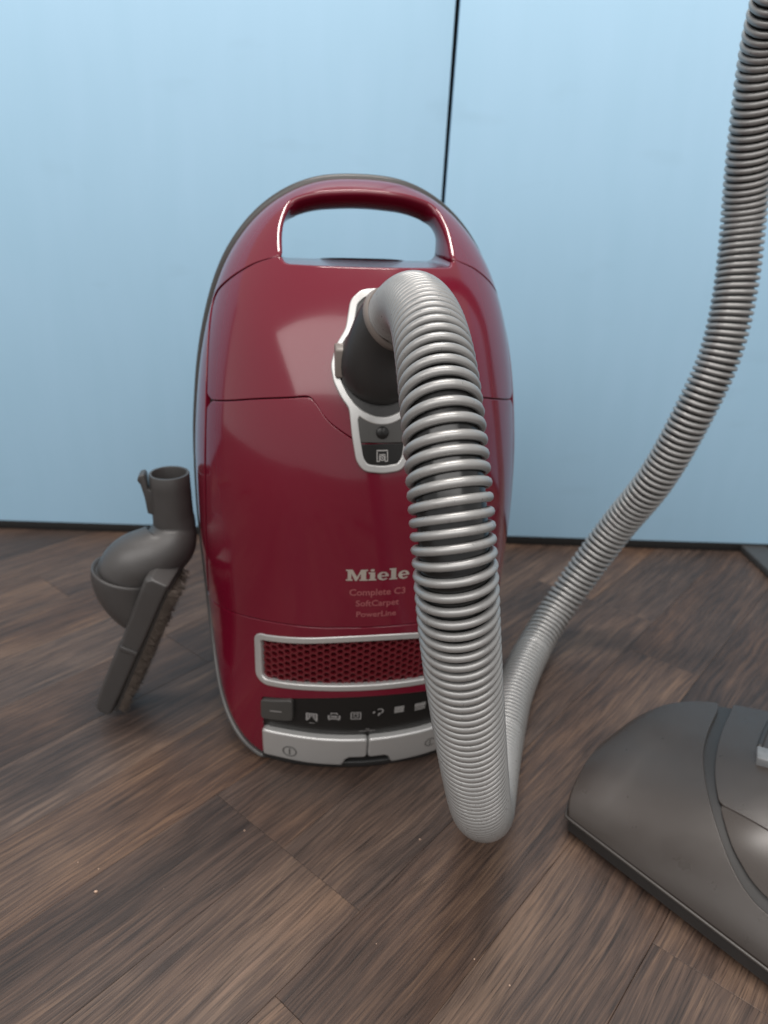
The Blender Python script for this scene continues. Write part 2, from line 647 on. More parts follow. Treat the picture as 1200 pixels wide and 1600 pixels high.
def surf(d):
    """domain point -> point (u, v, z) of the shell"""
    d = np.array(d, float).reshape(-1, 2)
    a = np.arctan2(np.abs(d[:, 0]), -d[:, 1])
    r = np.interp(a, ANG, RADI)
    vr = np.interp(a, ANG, RV)
    w = np.clip(np.hypot(d[:, 0], d[:, 1]) / r, 0, 1)
    rho = np.sin(w * math.pi / 2)
    k = np.where(w > 1e-9, rho / np.maximum(w, 1e-9), math.pi / 2)
    u, z = d[:, 0] * k, d[:, 1] * k + CZ
    f = prof(z) + 2.4 * u * u
    g = 1 - np.maximum(0, 1 - rho ** NN) ** (1 / NN)
    return np.stack([u, f + (vr - f) * g, z], 1)


def surf_n(d):
    d = np.array(d, float).reshape(-1, 2)
    a = np.arctan2(np.abs(d[:, 0]), -d[:, 1])
    r = np.interp(a, ANG, RADI)
    w = np.hypot(d[:, 0], d[:, 1]) / r
    d = d * np.minimum(1, 0.994 / np.maximum(w, 1e-9))[:, None]
    e = 6e-4
    du = surf(d + [e, 0]) - surf(d - [e, 0])
    dz = surf(d + [0, e]) - surf(d - [0, e])
    n = np.cross(du, dz)
    return n / np.linalg.norm(n, axis=1)[:, None]


def on_surf(uz, lift=0.0):
    d = to_dom(uz)
    return surf(d) + surf_n(d) * lift


def triangulate(loops, grid, extra=None, margin=None):
    """constrained triangulation of a region bounded by loops (first outer, others holes) with grid points inside"""
    outer = loops[0]
    mn, mx_ = outer.min(0), outer.max(0)
    gx = np.arange(mn[0], mx_[0], grid)
    gy = np.arange(mn[1], mx_[1], grid * .87)
    P = np.array([(x + (grid / 2 if j % 2 else 0), y) for j, y in enumerate(gy) for x in gx])
    if extra is not None and len(extra):
        P = np.vstack([P, extra]) if len(P) else np.array(extra)
    ok = inpoly(P, outer)
    for h in loops[1:]:
        ok &= ~inpoly(P, h)
    bnd = np.vstack(loops)
    P = P[ok]
    mg = grid * .55 if margin is None else margin
    if len(P):
        keep = []
        for p0 in range(0, len(P), 2000):
            q = P[p0:p0 + 2000]
            dd = ((q[:, None, :] - bnd[None]) ** 2).sum(2).min(1)
            keep.append(dd > mg ** 2)
        P = P[np.concatenate(keep)]
    verts = [Vector(p) for p in bnd] + [Vector(p) for p in P]
    edges = []
    k = 0
    for l in loops:
        n = len(l)
        edges += [(k + i, k + (i + 1) % n) for i in range(n)]
        k += n
    ov, oe, of, iv, ie, iff = delaunay_2d_cdt(verts, edges, [], 0, 1e-9)
    V2 = np.array([tuple(v) for v in ov])
    F = np.array([tuple(f) for f in of])
    c = V2[F].mean(1)
    ok = inpoly(c, outer)
    for h in loops[1:]:
        ok &= ~inpoly(c, h)
    F = F[ok]
    # orient CCW
    a = V2[F]
    cr = (a[:, 1, 0] - a[:, 0, 0]) * (a[:, 2, 1] - a[:, 0, 1]) - (a[:, 1, 1] - a[:, 0, 1]) * (a[:, 2, 0] - a[:, 0, 0])
    F[cr < 0] = F[cr < 0][:, ::-1]
    first = {}
    for i, src in enumerate(iv):
        for s in src:
            first[s] = i
    bidx = []
    k = 0
    for l in loops:
        bidx.append([first[k + i] for i in range(len(l))])
        k += len(l)
    return V2, F, bidx


def shell_part(name, loops_uz, m, parent, lift=0.0, r=0.0008, skirt=0.004, grid=0.005, step=0.0025, rings=False,
               rear=None, rr=None, nseg=4):
    """a moulded piece lying on the shell: loops in (u, z); first loop outer, others holes.
    rear(uz_point) -> local 3D point or None: where the edge wall runs to; rr(uz_point) -> edge radius"""
    L2 = []
    for i, l in enumerate(loops_uz):
        l = resample(l, step)
        if (area2(l) > 0) != (i == 0):
            l = l[::-1]
        L2.append(l)
    LD = [to_dom(l) for l in L2]
    extra = None
    if rings:
        ex = []
        for q in (0.022, 0.014, 0.008, 0.004, 0.0018, 0.0006):
            w = 1 - q
            k = w * np.interp(np.arctan2(np.abs(RIMC[:, 0]), -(RIMC[:, 1] - CZ)), ANG, RADI)
            dirv = RIMC[:, :2] - [0, CZ]
            dirv = dirv / np.linalg.norm(dirv, axis=1)[:, None]
            ex.append(dirv * k[:, None])
        extra = np.vstack(ex)
    V2, F, bidx = triangulate(LD, grid, extra, margin=0.0016 if rings else None)
    P = surf(V2)
    N = surf_n(V2)
    verts = list(P + N * lift)
    norms = list(N)
    faces = [tuple(f) for f in F]
    for l, ids in zip(L2, bidx):
        n = len(l)
        B0 = np.array([verts[i] for i in ids])
        N0 = np.array([norms[i] for i in ids])
        T = np.roll(B0, -1, 0) - np.roll(B0, 1, 0)
        T /= np.linalg.norm(T, axis=1)[:, None] + 1e-12
        Od = np.cross(T, N0)
        Od /= np.linalg.norm(Od, axis=1)[:, None] + 1e-12
        R = np.array([rr(p) if rr else r for p in l])
        if rr:
            for _ in range(3):
                R = (np.roll(R, 1) + 2 * R + np.roll(R, -1)) / 4
        prev = list(ids)
        last = None
        for k in range(1, nseg + 1):
            a = k / nseg * math.pi / 2
            pts = B0 + Od * (R * math.sin(a))[:, None] - N0 * (R * (1 - math.cos(a)))[:, None]
            nn = N0 * math.cos(a) + Od * math.sin(a)
            cur = list(range(len(verts), len(verts) + n))
            verts += list(pts)
            norms += list(nn)
            faces += [(prev[i], cur[i], cur[(i + 1) % n], prev[(i + 1) % n]) for i in range(n)]
            prev, last = cur, pts
        ends = last - N0 * skirt
        if rear:
            for i, p in enumerate(l):
                q = rear(p)
                if q is not None:
                    ends[i] = q
        d = ends - last
        cur = list(range(len(verts), len(verts) + n))
        verts += list(ends)
        # wall normal: perpendicular to the wall run and the edge
        wn = np.cross(d, T)
        wn /= np.linalg.norm(wn, axis=1)[:, None] + 1e-12
        sgn = np.sign((wn * Od).sum(1))
        sgn[sgn == 0] = 1
        wn = wn * sgn[:, None]
        norms += list(wn)
        faces += [(prev[i], cur[i], cur[(i + 1) % n], prev[(i + 1) % n]) for i in range(n)]
    return mesh_obj(name, verts, faces, m, parent, normals=norms)


def mirror(pts):
    return [(-u, z) for u, z in pts]


def on_rim(z, side):
    """u on the outline at height z, on the given side"""
    h = HALF[(HALF[:, 1] > z)]
    zz, uu = HALF[10:, 1], HALF[10:, 0]
    return side * float(np.interp(z, zz, uu))


# seam lines in (u, z)
K = catmull([(-.0695, .441), (-.090, .4335), (-.111, .4195), (-.1225, .405), (-.1275, .378), (-.1310, .3275), (-.1360, .253), (-.1425, .1365)], 10)
K = [tuple(p) for p in K]
LOW = catmull([(-.1425, .1365), (-.108, .150), (-.075, .1585), (-.039, .1625), (0, .1635), (.039, .1625), (.075, .1585), (.108, .150), (.1425, .1365)], 10)
LOW = [tuple(p) for p in LOW]
MIDL = [(-.1310, .3275)] + [tuple(p) for p in catmull([(-.1310, .3275), (-.09, .340), (-.056, .3465)], 8)[1:]] + \
       [tuple(p) for p in catmull([(-.056, .3465), (-.0505, .3468), (-.046, .3435), (-.038, .3325), (-.029, .3255), (-.0185, .319)], 6)[1:]]
HOLE = rounded([(-.0705, .4340), (.0705, .4340), (.0705, .462), (.062, .4815), (.040, .4885), (0, .4915), (-.040, .4885), (-.062, .4815), (-.0705, .462)],
               [.009, .009, .014, .011, .02, .02, .02, .011, .014], 7)
HOLE = resample(HOLE, .002)


def clip_out(poly, f):
    return [tuple(p) for p in poly if f(p)]


hole_top = [tuple(p) for p in HOLE if p[1] > .4412]
# order hole_top from left-low over the top to right-low
hole_top.sort(key=lambda p: -math.atan2(p[1] - .4412 + 1e-4, p[0]))
hole_low = [tuple(p) for p in HOLE if p[1] <= .4412]
hole_low.sort(key=lambda p: p[0])

G = 0.0011   # half of a joint, edge rounding included
rim_ang = [tuple(p[:2] * [1, 1]) for p in RIMC]


def rim_run(z_from):
    """outline points from the left at z_from over the top to the right"""
    left = [tuple(p[:2]) for p in RIMC if p[0] <= 0 and p[1] >= z_from]
    right = [tuple(p[:2]) for p in RIMC if p[0] > 0 and p[1] >= z_from]
    left.sort(key=lambda p: math.atan2(p[0], p[1] - CZ))
    right.sort(key=lambda p: math.atan2(p[0], p[1] - CZ))
    return [((u) * .9994, CZ + (z - CZ) * .9994) for u, z in left + right]


def hole_rear(p, eps=0.0016):
    """edge points on the grip opening run straight back through the shell"""
    d = np.min(np.hypot(HOLE[:, 0] - p[0], HOLE[:, 1] - p[1]))
    if d > eps:
        return None
    u, z = p
    z2 = z - 0.014 * min(1, max(0, (z - .452) / .03)) + 0.002 * min(1, max(0, (.445 - z) / .008))
    return np.array((u * .975, 0.146, z2))


def hole_r(p):
    d = np.min(np.hypot(HOLE[:, 0] - p[0], HOLE[:, 1] - p[1]))
    return 0.0032 if d < 0.0016 else 0.0007


zl = 0.131
arch = rim_run(zl) + [tuple(np.array((-u, z))) for u, z in K[::-1]][0:0]
kr = [(-u + G, z) for u, z in K]            # right seam, moved outwards
klft = [(u - G, z) for u, z in K]
poly = rim_run(zl) + [(-u, z) for u, z in klft[::-1]] + hole_top[::-1] + klft
shell_part('handle_frame', [poly], M['red'], VAC, rings=True, rear=hole_rear, rr=hole_r, grid=.005, step=.002)

upper = [(u + G, z - G * .6) for u, z in K if z > .329] + [(u, z + G) for u, z in MIDL if u > -.129]
upper = upper + [(-u, z) for u, z in upper[::-1]] + hole_low[::-1]
shell_part('upper_cover', [upper], M['red'], VAC, rear=hole_rear, rr=hole_r, grid=.0045, step=.002)
# hole_low is listed from left to right; the cover runs along it from right to left

lidl = [(u + G, z) for u, z in K if z < .3255]
lid = [(u, z - G) for u, z in MIDL if u > -.129][::-1] + lidl
lowl = [(u, z + G) for u, z in LOW if -.139 < u < .139]
lid = lid + lowl + [(-u, z) for u, z in lid[::-1]]
shell_part('dust_lid', [lid], M['red'], VAC, grid=.0045, step=.002)

# lower panel with the grille and control openings
lowb = [(u, z - G) for u, z in LOW]
rl = [tuple(p[:2]) for p in RIMC if p[1] < .131]
rl.sort(key=lambda p: math.atan2(p[0], -(p[1] - CZ)))
rl = [(u * .9994, CZ + (z - CZ) * .9994) for u, z in rl]       # left to right along the bottom
botp = [tuple(p) for p in lowb[::-1]] + rl


def band(half, top, bottom, n=24):
    us = np.linspace(-half, half, n)
    return [(u, bottom(u)) for u in us] + [(u, top(u)) for u in us[::-1]]


gt = lambda u: .1545 - 1.75 * u * u
gb = lambda u: .0975 - .75 * u * u
GR = .0975


def grille_poly(ins):
    us = np.linspace(-GR + ins, GR - ins, 26)
    p = [(u, gb(u) + ins) for u in us] + [(u, gt(u) - ins) for u in us[::-1]]
    n = len(us)
    rad_ = [0] * len(p)
    return rounded([p[0], *p[1:n - 1], p[n - 1], p[n], *p[n + 1:-1], p[-1]], [.0001] * len(p), 1), p, n


def rband(half, top, bottom, rc, ins=0.0, n=22):
    """a band with rounded corners"""
    h = half - ins
    t = lambda u: top(u) - ins
    b = lambda u: bottom(u) + ins
    rc = max(.0008, rc - ins)
    out = []
    us = np.linspace(-h + rc, h - rc, n)
    out += [(u, b(u)) for u in us]
    for k in range(1, 7):
        a = -math.pi / 2 + k / 7 * math.pi / 2
        out.append((h - rc + rc * math.cos(a), b(h - rc) + rc + rc * math.sin(a)))
    for k in range(0, 7):
        a = k / 7 * math.pi / 2
        out.append((h - rc + rc * math.cos(a), t(h - rc) - rc + rc * math.sin(a)))
    out += [(u, t(u)) for u in us[::-1]]
    for k in range(1, 7):
        a = math.pi / 2 + k / 7 * math.pi / 2
        out.append((-h + rc + rc * math.cos(a), t(-h + rc) - rc + rc * math.sin(a)))
    for k in range(0, 7):
        a = math.pi + k / 7 * math.pi / 2
        out.append((-h + rc + rc * math.cos(a), b(-h + rc) + rc + rc * math.sin(a)))
    return np.array(out)


g_out = rband(GR, gt, gb, .009)
g_mid = rband(GR, gt, gb, .009, .0012)
g_in = rband(GR, gt, gb, .009, .0036)
ct = lambda u: .0895 - 1.55 * u * u
cb = lambda u: .0395 + .05 * u * u
CP = .0945
c_all = rband(CP, ct, lambda u: .0035 + .3 * u * u, .004)
shell_part('rear_panel', [botp, g_mid, c_all], M['red'], VAC, rings=True, grid=.005, step=.002)

# dark inside shell that closes the joints from behind
inn = [(u * .985, CZ + (z - CZ) * .985) for u, z, _ in RIMC]
hole_big = offset(HOLE, -.0035)
shell_part('inner_shell', [inn, hole_big, g_mid], M['inner'], VAC, lift=-.0042, r=.0002, skirt=.001, grid=.009, step=.005)

# grille: silver frame, honeycomb, dark backing
shell_part('grille_frame', [g_out, g_in], M['silver'], VAC, lift=.0008, r=.0014, skirt=.003, grid=.01, step=.0015)


def honeycomb():
    pitch = 0.0064
    cw = pitch * .866
    verts, faces, norms = [], [], []
    inside = rband(GR, gt, gb, .009, .0040)
    cells = []
    for i in range(-19, 20):
        for j in range(0, 14):
            u = i * cw
            z = .088 + j * pitch + (pitch / 2 if i % 2 else 0)
            cells.append((u, z))
    C = np.array(cells)
    ok = inpoly(C, offset(inside, -.0015))
    C = C[ok]
    allp = []
    for (u, z) in C:
        hexo = [(u + pitch / math.sqrt(3) * math.cos(a), z + pitch / math.sqrt(3) * math.sin(a)) for a in np.arange(6) * math.pi / 3]
        hexi = [(u + .72 * (p - u), z + .72 * (q - z)) for p, q in hexo]
        allp.append((hexo, hexi))
    for hexo, hexi in allp:
        o0 = len(verts)
        verts += list(on_surf(hexo, -.0026))
        verts += list(on_surf(hexi, -.0028))
        verts += list(on_surf(hexi, -.0100))
        for k in range(6):
            j = (k + 1) % 6
            faces.append((o0 + k, o0 + j, o0 + 6 + j, o0 + 6 + k))
            faces.append((o0 + 6 + k, o0 + 6 + j, o0 + 12 + j, o0 + 12 + k))
    o = mesh_obj('honeycomb_grille', verts, faces, M['red_grille'], VAC, smooth=False)
    o['label'] = 'dark red honeycomb grille'
    return o


honeycomb()
shell_part('grille_backing', [rband(GR, gt, gb, .009, .0015)], M['inner'], VAC, lift=-.0125, r=.0002, skirt=.0005, grid=.01, step=.004)

# control field, button, pedals
cfield = rband(CP - .0010, lambda u: ct(u) - .001, lambda u: .030 + .05 * u * u, .0035)
cp = shell_part('control_field', [cfield], M['panel_dark'], VAC, lift=-.0012, r=.0006, skirt=.002, grid=.006, step=.003)


def sub_prisms(name, polys, m, parent, lift, inset_fn=None):
    """flat print on the shell: polygons in (u, z), each a list of loops"""
    verts, faces = [], []
    for loops in polys:
        loops = [resample(l, .0009) if len(l) < 9 else np.array(l, float) for l in loops]
        flat = [Vector((p[0], p[1], 0)) for l in loops for p in l]
        tri = tessellate_polygon([[Vector((p[0], p[1], 0)) for p in l] for l in loops])
        o0 = len(verts)
        verts += list(on_surf([(p.x, p.y) for p in flat], lift))
        for t in tri:
            a, b, c = (flat[i] for i in t)
            cr = (b.x - a.x) * (c.y - a.y) - (b.y - a.y) * (c.x - a.x)
            t = t if cr > 0 else t[::-1]
            faces.append(tuple(o0 + i for i in t))
    return mesh_obj(name, verts, faces, m, parent, smooth=False)


def rect(x0, y0, x1, y1):
    return [[(x0, y0), (x1, y0), (x1, y1), (x0, y1)]]


def ring(cx, cy, r, w, n=28, a0=0, a1=2 * math.pi):
    if a1 - a0 >= 2 * math.pi - 1e-6:
        o = [(cx + r * math.cos(a), cy + r * math.sin(a)) for a in np.linspace(0, 2 * math.pi, n, endpoint=False)]
        i = [(cx + (r - w) * math.cos(a), cy + (r - w) * math.sin(a)) for a in np.linspace(0, 2 * math.pi, n, endpoint=False)]
        return [o, i]
    aa = np.linspace(a0, a1, n)
    return [[(cx + r * math.cos(a), cy + r * math.sin(a)) for a in aa] + [(cx + (r - w) * math.cos(a), cy + (r - w) * math.sin(a)) for a in aa[::-1]]]


def at_icon(items, cx, cz, s=1.0):
    out = []
    for loops in items:
        out.append([[(cx + p[0] * .001 * s, cz + p[1] * .001 * s) for p in l] for l in loops])
    return out


icons = []
# curtain
icons.append([rect(-5, 3.6, 5, 4.8), rect(-5, -4.5, -3.4, 3.6), rect(3.4, -4.5, 5, 3.6), rect(-2.6, -1.5, -1.2, 3.6), rect(1.2, -1.5, 2.6, 3.6),
              rect(-.5, .5, .5, 3.6), rect(-3.4, -3, -2.2, -1.5), rect(2.2, -3, 3.4, -1.5), rect(-2.5, -7.4, 2.5, -6.8)])
# armchair
icons.append([rect(-5.4, -3.6, -3.9, 1.2), rect(3.9, -3.6, 5.4, 1.2), rect(-3.9, -3.6, 3.9, -2.2), [[(-3.6, 1.8), (-2.8, 4.2), (2.8, 4.2), (3.6, 1.8), (2.6, 1.8), (2.0, 3.1), (-2.0, 3.1), (-2.6, 1.8)]],
              rect(-2.9, -1.2, 2.9, .6), rect(-4.6, -5, -3.4, -3.8), rect(3.4, -5, 4.6, -3.8)])
# rug with fringe
icons.append([rect(-4.6, 3.4, 4.6, 4.4), rect(-4.6, -4.4, 4.6, -3.4), rect(-4.6, -3.4, -3.6, 3.4), rect(3.6, -3.4, 4.6, 3.4), ring(0, 0, 2.4, .8), rect(-2.4, 1.9, -1.2, 2.7), rect(1.2, 1.9, 2.4, 2.7)])
# leaf-like arrow with a plus
icons.append([rect(-4.9, -.6, -2.5, .5), rect(-4.2, -1.4, -3.2, 1.3), ring(1.6, .9, 3.2, 1.1, 18, -1.3, 2.4), [[(0.6, -1), (2.4, -1.4), (1.0, -4.6), (-.4, -4.2)]]])
# carpets
icons.append([rect(-4.4, -3.6 + i * 1.25, 4.4, -2.7 + i * 1.25) for i in range(6)])
icons.append([rect(-5 + i * 1.75, -.5, -3.7 + i * 1.75, 4) for i in range(6)] + [rect(-5, -2.4, 5, -1.2), rect(-5, -4.2, 5, -3.3)])
ipos = [(-.0510, .0625), (-.0317, .0655), (-.0128, .0665), (.0067, .0695), (.0257, .0695), (.0453, .0685)]
for k, (it, (cx, cz)) in enumerate(zip(icons, ipos)):
    sub_prisms('symbol', at_icon(it, cx, cz, 1.0), M['icon' if k > 3 else 'icon_dark'], cp, -.0003)
tiny = [rect(-1.6, .8, -.6, 2.0), rect(-.2, .8, .5, 2.2), rect(.9, .8, 1.6, 2.0)] + [rect(-8 + i * 1.6, -2 + .2 * (i % 3), -7.1 + i * 1.6, -.7 + .3 * (i % 2)) for i in range(10)]
sub_prisms('symbol', at_icon(tiny, -.002, .0485, .9), M['icon_dark'], cp, -.0003)

bt = rounded([(-.0930, .0545), (-.0678, .0590), (-.0675, .0812), (-.0925, .0735)], .0022, 4)
bo = shell_part('mode_button', [bt], M['button'], VAC, lift=.0034, r=.0012, skirt=.006, grid=.005, step=.0015)
sub_prisms('symbol', [[[(-.0855, .0651), (-.0755, .0669), (-.0755, .0680), (-.0855, .0662)]]], M['icon_dark'], bo, .0036)

pb = lambda u: .0098 + .35 * u * u
NT = .0205


def pedal(sign):
    c = -.0015
    if sign < 0:
        us = np.linspace(-CP + .0032, c - .0025, 16)
    else:
        us = np.linspace(c + .0025, CP - .0032, 16)
    top = [(u, cb(u)) for u in us]
    low = [(u, pb(u)) for u in us if abs(u - c) > .026]
    nt = [(c + s * .0225, NT - .0025) if False else None for s in ()]
    if sign < 0:
        p = low + [(c - .0235, pb(.0235)), (c - .0205, NT - .003), (c - .016, NT), (c - .0025, NT)] + top[::-1]
    else:
        p = [(c + .0025, NT), (c + .016, NT), (c + .0205, NT - .003), (c + .0235, pb(.0235))] + low + top[::-1]
    return shell_part('foot_pedal', [p], M['silver'], VAC, lift=.0050, r=.0022, skirt=.008, grid=.006, step=.0015)


pa = pedal(-1)
pa['label'] = 'silver foot pedal with the power symbol'
pc = pedal(1)
pc['label'] = 'silver foot pedal with the cord symbol'
sub_prisms('symbol', [ring(-.0690, .0215, .0062, .0009, 32)] + [rect(-.0695, .0175, -.0685, .0255)], M['button'], pa, .0054)
sub_prisms('symbol', [ring(.0560, .0245, .0050, .0008, 26, .5, 5.6), rect(.0556, .021, .0564, .028)], M['button'], pc, .0054)
# dark cord outlet under the pedals
co = [(-.0245, .003), (.0215, .003), (.0215, .012), (.0165, .0195), (-.0195, .0195), (-.0245, .014)]
shell_part('cord_outlet', [rounded(co, .003, 3)], M['black'], VAC, lift=.0008, r=.001, skirt=.004, grid=.006, step=.002)
sk = rband(.094, lambda u: .0085 + .33 * u * u, lambda u: .0012 + .3 * u * u, .0015)
shell_part('lower_lip', [sk], M['base'], VAC, lift=.0030, r=.0010, skirt=.006, grid=.005, step=.002)


# rim strip and dark underside
def rim_strip():
    C3 = np.stack([RIMC[:, 0], RIMC[:, 2] + .0035, np.maximum(RIMC[:, 1], .0036)], 1)
    n = len(C3)
    T = np.roll(C3, -1, 0) - np.roll(C3, 1, 0)
    T /= np.linalg.norm(T, axis=1)[:, None]
    outw = np.stack([RIMC[:, 0], np.zeros(n), RIMC[:, 1] - CZ], 1)
    outw -= T * (outw * T).sum(1)[:, None]
    outw /= np.linalg.norm(outw, axis=1)[:, None]
    bk = np.cross(T, outw)
    bk *= np.sign(bk[:, 1])[:, None]
    rings = []
    prof_ = [(-.0046, -.003), (-.0034, .0022), (-.0008, .0042), (.0024, .0042), (.0044, .0022), (.0054, -.003)]
    prof_ = [tuple(p) for p in catmull(prof_, 3)]
    m = len(prof_)
    verts, faces = [], []
    for i in range(n):
        for b, o in prof_:
            verts.append(C3[i] + bk[i] * b + outw[i] * o)
    for i in range(n):
        j = (i + 1) % n
        for k in range(m - 1):
            faces.append((i * m + k, i * m + k + 1, j * m + k + 1, j * m + k))
    verts = [(v[0], v[1], max(v[2], .0006)) for v in verts]
    o = mesh_obj('bumper_rim', verts, faces, M['rim'], VAC)
    auto_smooth(o, 60)


rim_strip()


def trim_sheen_line():
    P = [(u, v - .0012, max(z, .004)) for u, z, v in RIMC if z < .26]
    P.sort(key=lambda p: math.atan2(p[0], -(p[2] - CZ)))
    P = np.array(P)
    out = np.stack([P[:, 0], 0 * P[:, 0], P[:, 2] - CZ], 1)
    out /= np.linalg.norm(out, axis=1)[:, None]
    P = P + out * .0030
    P[:, 2] = np.maximum(P[:, 2], .0030)
    R = np.interp(P[:, 2], [.0, .10, .20, .26], [.0022, .0021, .0012, .0004])
    v_, f_ = tube(P, R, 12, True)
    o = mesh_obj('trim_sheen_line', v_, f_, M['trim'], VAC)  # added bead, its lighter grey imitates the reflection on the lower rim
    o['label'] = 'light grey trim imitating the sheen along the lower edge'


M['trim'] = mat('trim_sheen_grey', (0.085, 0.082, 0.08), 0.40, metal=0.1)  # lighter than the rim, the sheen is put into the colour
trim_sheen_line()


def underside():
    sub = RIMC[::3]
    rings = []
    for v_abs, dv, s in ((0, .006, .992), (0, .016, .985), (.175, .03, .97), (.205, .06, .93), (.225, .07, .86), (.234, .075, .74)):
        rg = []
        for u, z, v in sub:
            vv = max(v + dv, v_abs) if v_abs else v + dv
            zz = min(z, 0.4325 + .0065 * max(0, 1 - (abs(u - .004) / .060) ** 4))
            zz = .2 + (zz - .2) * s if zz > .2 else max(.0012, .2 + (zz - .2) * (1 - (1 - s) * .3))
            rg.append((u * s, vv, zz))
        rings.append(rg)
    v, f = loft(rings, False, True)
    o = mesh_obj('underside', v, f, M['base'], VAC)
    auto_smooth(o, 40)


underside()


def handle_back():
    out = [(u * .992, CZ + (z - CZ) * .992) for u, z, v in RIMC if z > .418]
    out.sort(key=lambda p: math.atan2(p[1] - .418 + 1e-5, p[0]))
    rear = [hole_rear(p) for p in HOLE]
    hl = np.array([(q[0], q[2]) for q in rear])
    outer = resample(np.array(out), .004)
    V2, F, b = triangulate([outer, hl[::-1]], .006)
    verts = [(p[0], .1462, p[1]) for p in V2]
    n = len(verts)
    o = mesh_obj('handle_back', verts, [tuple(f[::-1]) for f in F], M['red'], VAC, smooth=False)


handle_back()

# ------------------------------------------------------------------ hose port on the body
KC = .002
kh = [(0, .4195), (.011, .4185), (.0190, .412), (.0234, .393), (.031, .382), (.0349, .369), (.0332, .358), (.0283, .348), (.0228, .341), (.0211, .322), (.0183, .304), (.0131, .2975), (0, .2960)]
key_out = [(KC + u, z) for u, z in kh] + [(KC - u, z) for u, z in kh[-2:0:-1]]
key_out = rounded(key_out, .0035, 4)
if area2(key_out) < 0:
    key_out = key_out[::-1]
key_in = offset(resample(key_out, .0012), .0034)
ci = [p for p in key_in if p[1] > .3405]
ti = [p for p in key_in if p[1] < .3360]
arc = lambda s: [(KC + u, .3335 + s + .0070 * (u / .02) ** 2) for u in np.linspace(-.0175, .0175, 12)]
circ_loop = sorted(ci, key=lambda p: math.atan2(p[0] - KC, -(p[1] - .372)))
circ = [tuple(p) for p in circ_loop if not (p[1] < .343)] if False else None
up_l = [tuple(p) for p in key_in if p[1] > .3425]
up_l.sort(key=lambda p: math.atan2(-(p[0] - KC), p[1] - .375))          # from bottom right? ordered by angle around the centre
cen = np.array((KC, .372))
arc_u = [(KC + u, .3340 + .0085 * (u / .02) ** 2) for u in np.linspace(-.0165, .0165, 12)]
cc = up_l + arc_u
cc.sort(key=lambda p: math.atan2(p[1] - cen[1], p[0] - cen[0]))
arc_d = [(KC + u, .3305 + .0085 * (u / .02) ** 2) for u in np.linspace(-.0168, .0168, 12)]
lo_l = [tuple(p) for p in key_in if p[1] < .3340]
cen2 = np.array((KC, .3175))
tt = lo_l + arc_d
tt.sort(key=lambda p: math.atan2(p[1] - cen2[1], p[0] - cen2[0]))
pf = shell_part('port_frame', [key_out, cc, tt], M['silver'], VAC, lift=.0022, r=.0012, skirt=.004, grid=.008, step=.0012)
shell_part('port_socket', [cc], M['elbow'], VAC, lift=.0009, r=.0004, skirt=.002, grid=.006, step=.0015)
zsp = .3165
b_up = [p for p in tt if p[1] > zsp + .0003]
b_lo = [p for p in tt if p[1] < zsp - .0003]


def shrink(poly, s):
    c = np.mean(np.array(poly), 0)
    return [(c[0] + (p[0] - c[0]) * s, c[1] + (p[1] - c[1]) * s) for p in poly]


rb = shell_part('release_button', [shrink(b_up, .985)], M['button'], VAC, lift=.0016, r=.0010, skirt=.003, grid=.005, step=.0012)
lb = shell_part('port_label', [shrink(b_lo, .985)], M['panel_dark'], VAC, lift=.0010, r=.0006, skirt=.003, grid=.005, step=.0012)
# round dimple on the button
dv, df = [], []
c0 = on_surf([(KC - .0003, .3243)], .0020)[0]
nn = surf_n(to_dom([(KC - .0003, .3243)]))[0]
tx = np.cross((0, 0, 1.0), nn)
tx /= np.linalg.norm(tx)
ty = np.cross(nn, tx)
rings = []
for rr_, h in ((.0046, -.0006), (.0046, .0004), (.0042, .0009), (.0030, .0014), (.0014, .0018), (.0002, .0019)):
    rings.append([c0 + nn * h + rr_ * (math.cos(a) * tx + math.sin(a) * ty) for a in np.linspace(0, 2 * math.pi, 24, endpoint=False)])
v, f = loft(rings, False, True)
auto_smooth(mesh_obj('push_dot', v, f, M['panel_dark'], rb), 50)
ic = [rect(-4.3, -3.6, -3.5, 3.4), rect(3.5, -3.6, 4.3, 3.4), rect(-4.3, 3.4, 4.3, 4.4), rect(-4.3, -4.4, -2.2, -3.6), rect(2.2, -4.4, 4.3, -3.6), ring(0, -1.6, 2.1, .8, 20), ring(0, -1.6, .7, .69, 10),
      rect(-2.4, -4.4, -1.7, .6), rect(1.7, -4.4, 2.4, .6), rect(-2.4, .6, 2.4, 1.3)]
sub_prisms('symbol', at_icon(ic, KC - .0003, .3078, .98), M['icon'], lb, .0013)

# ------------------------------------------------------------------ lettering


def letter_e(n=26):
    cx, cy, rx, ry = .40, .37, .40, .385
    out = [(cx + rx * math.cos(a), cy + ry * math.sin(a)) for a in np.linspace(0, rad(322), n)]
    inn_ = [(cx + .05 + rx * .44 * math.cos(a), cy + ry * .66 * math.sin(a)) for a in np.linspace(rad(318), rad(190), 12)]
    o = out + inn_ + [(cx - .10, cy - .05), (cx + rx, cy - .05)]
    h = [(cx + .02 + .155 * math.cos(a), cy + .07 + .19 * math.sin(a)) for a in np.linspace(0, math.pi, 12)]
    return [o, h]


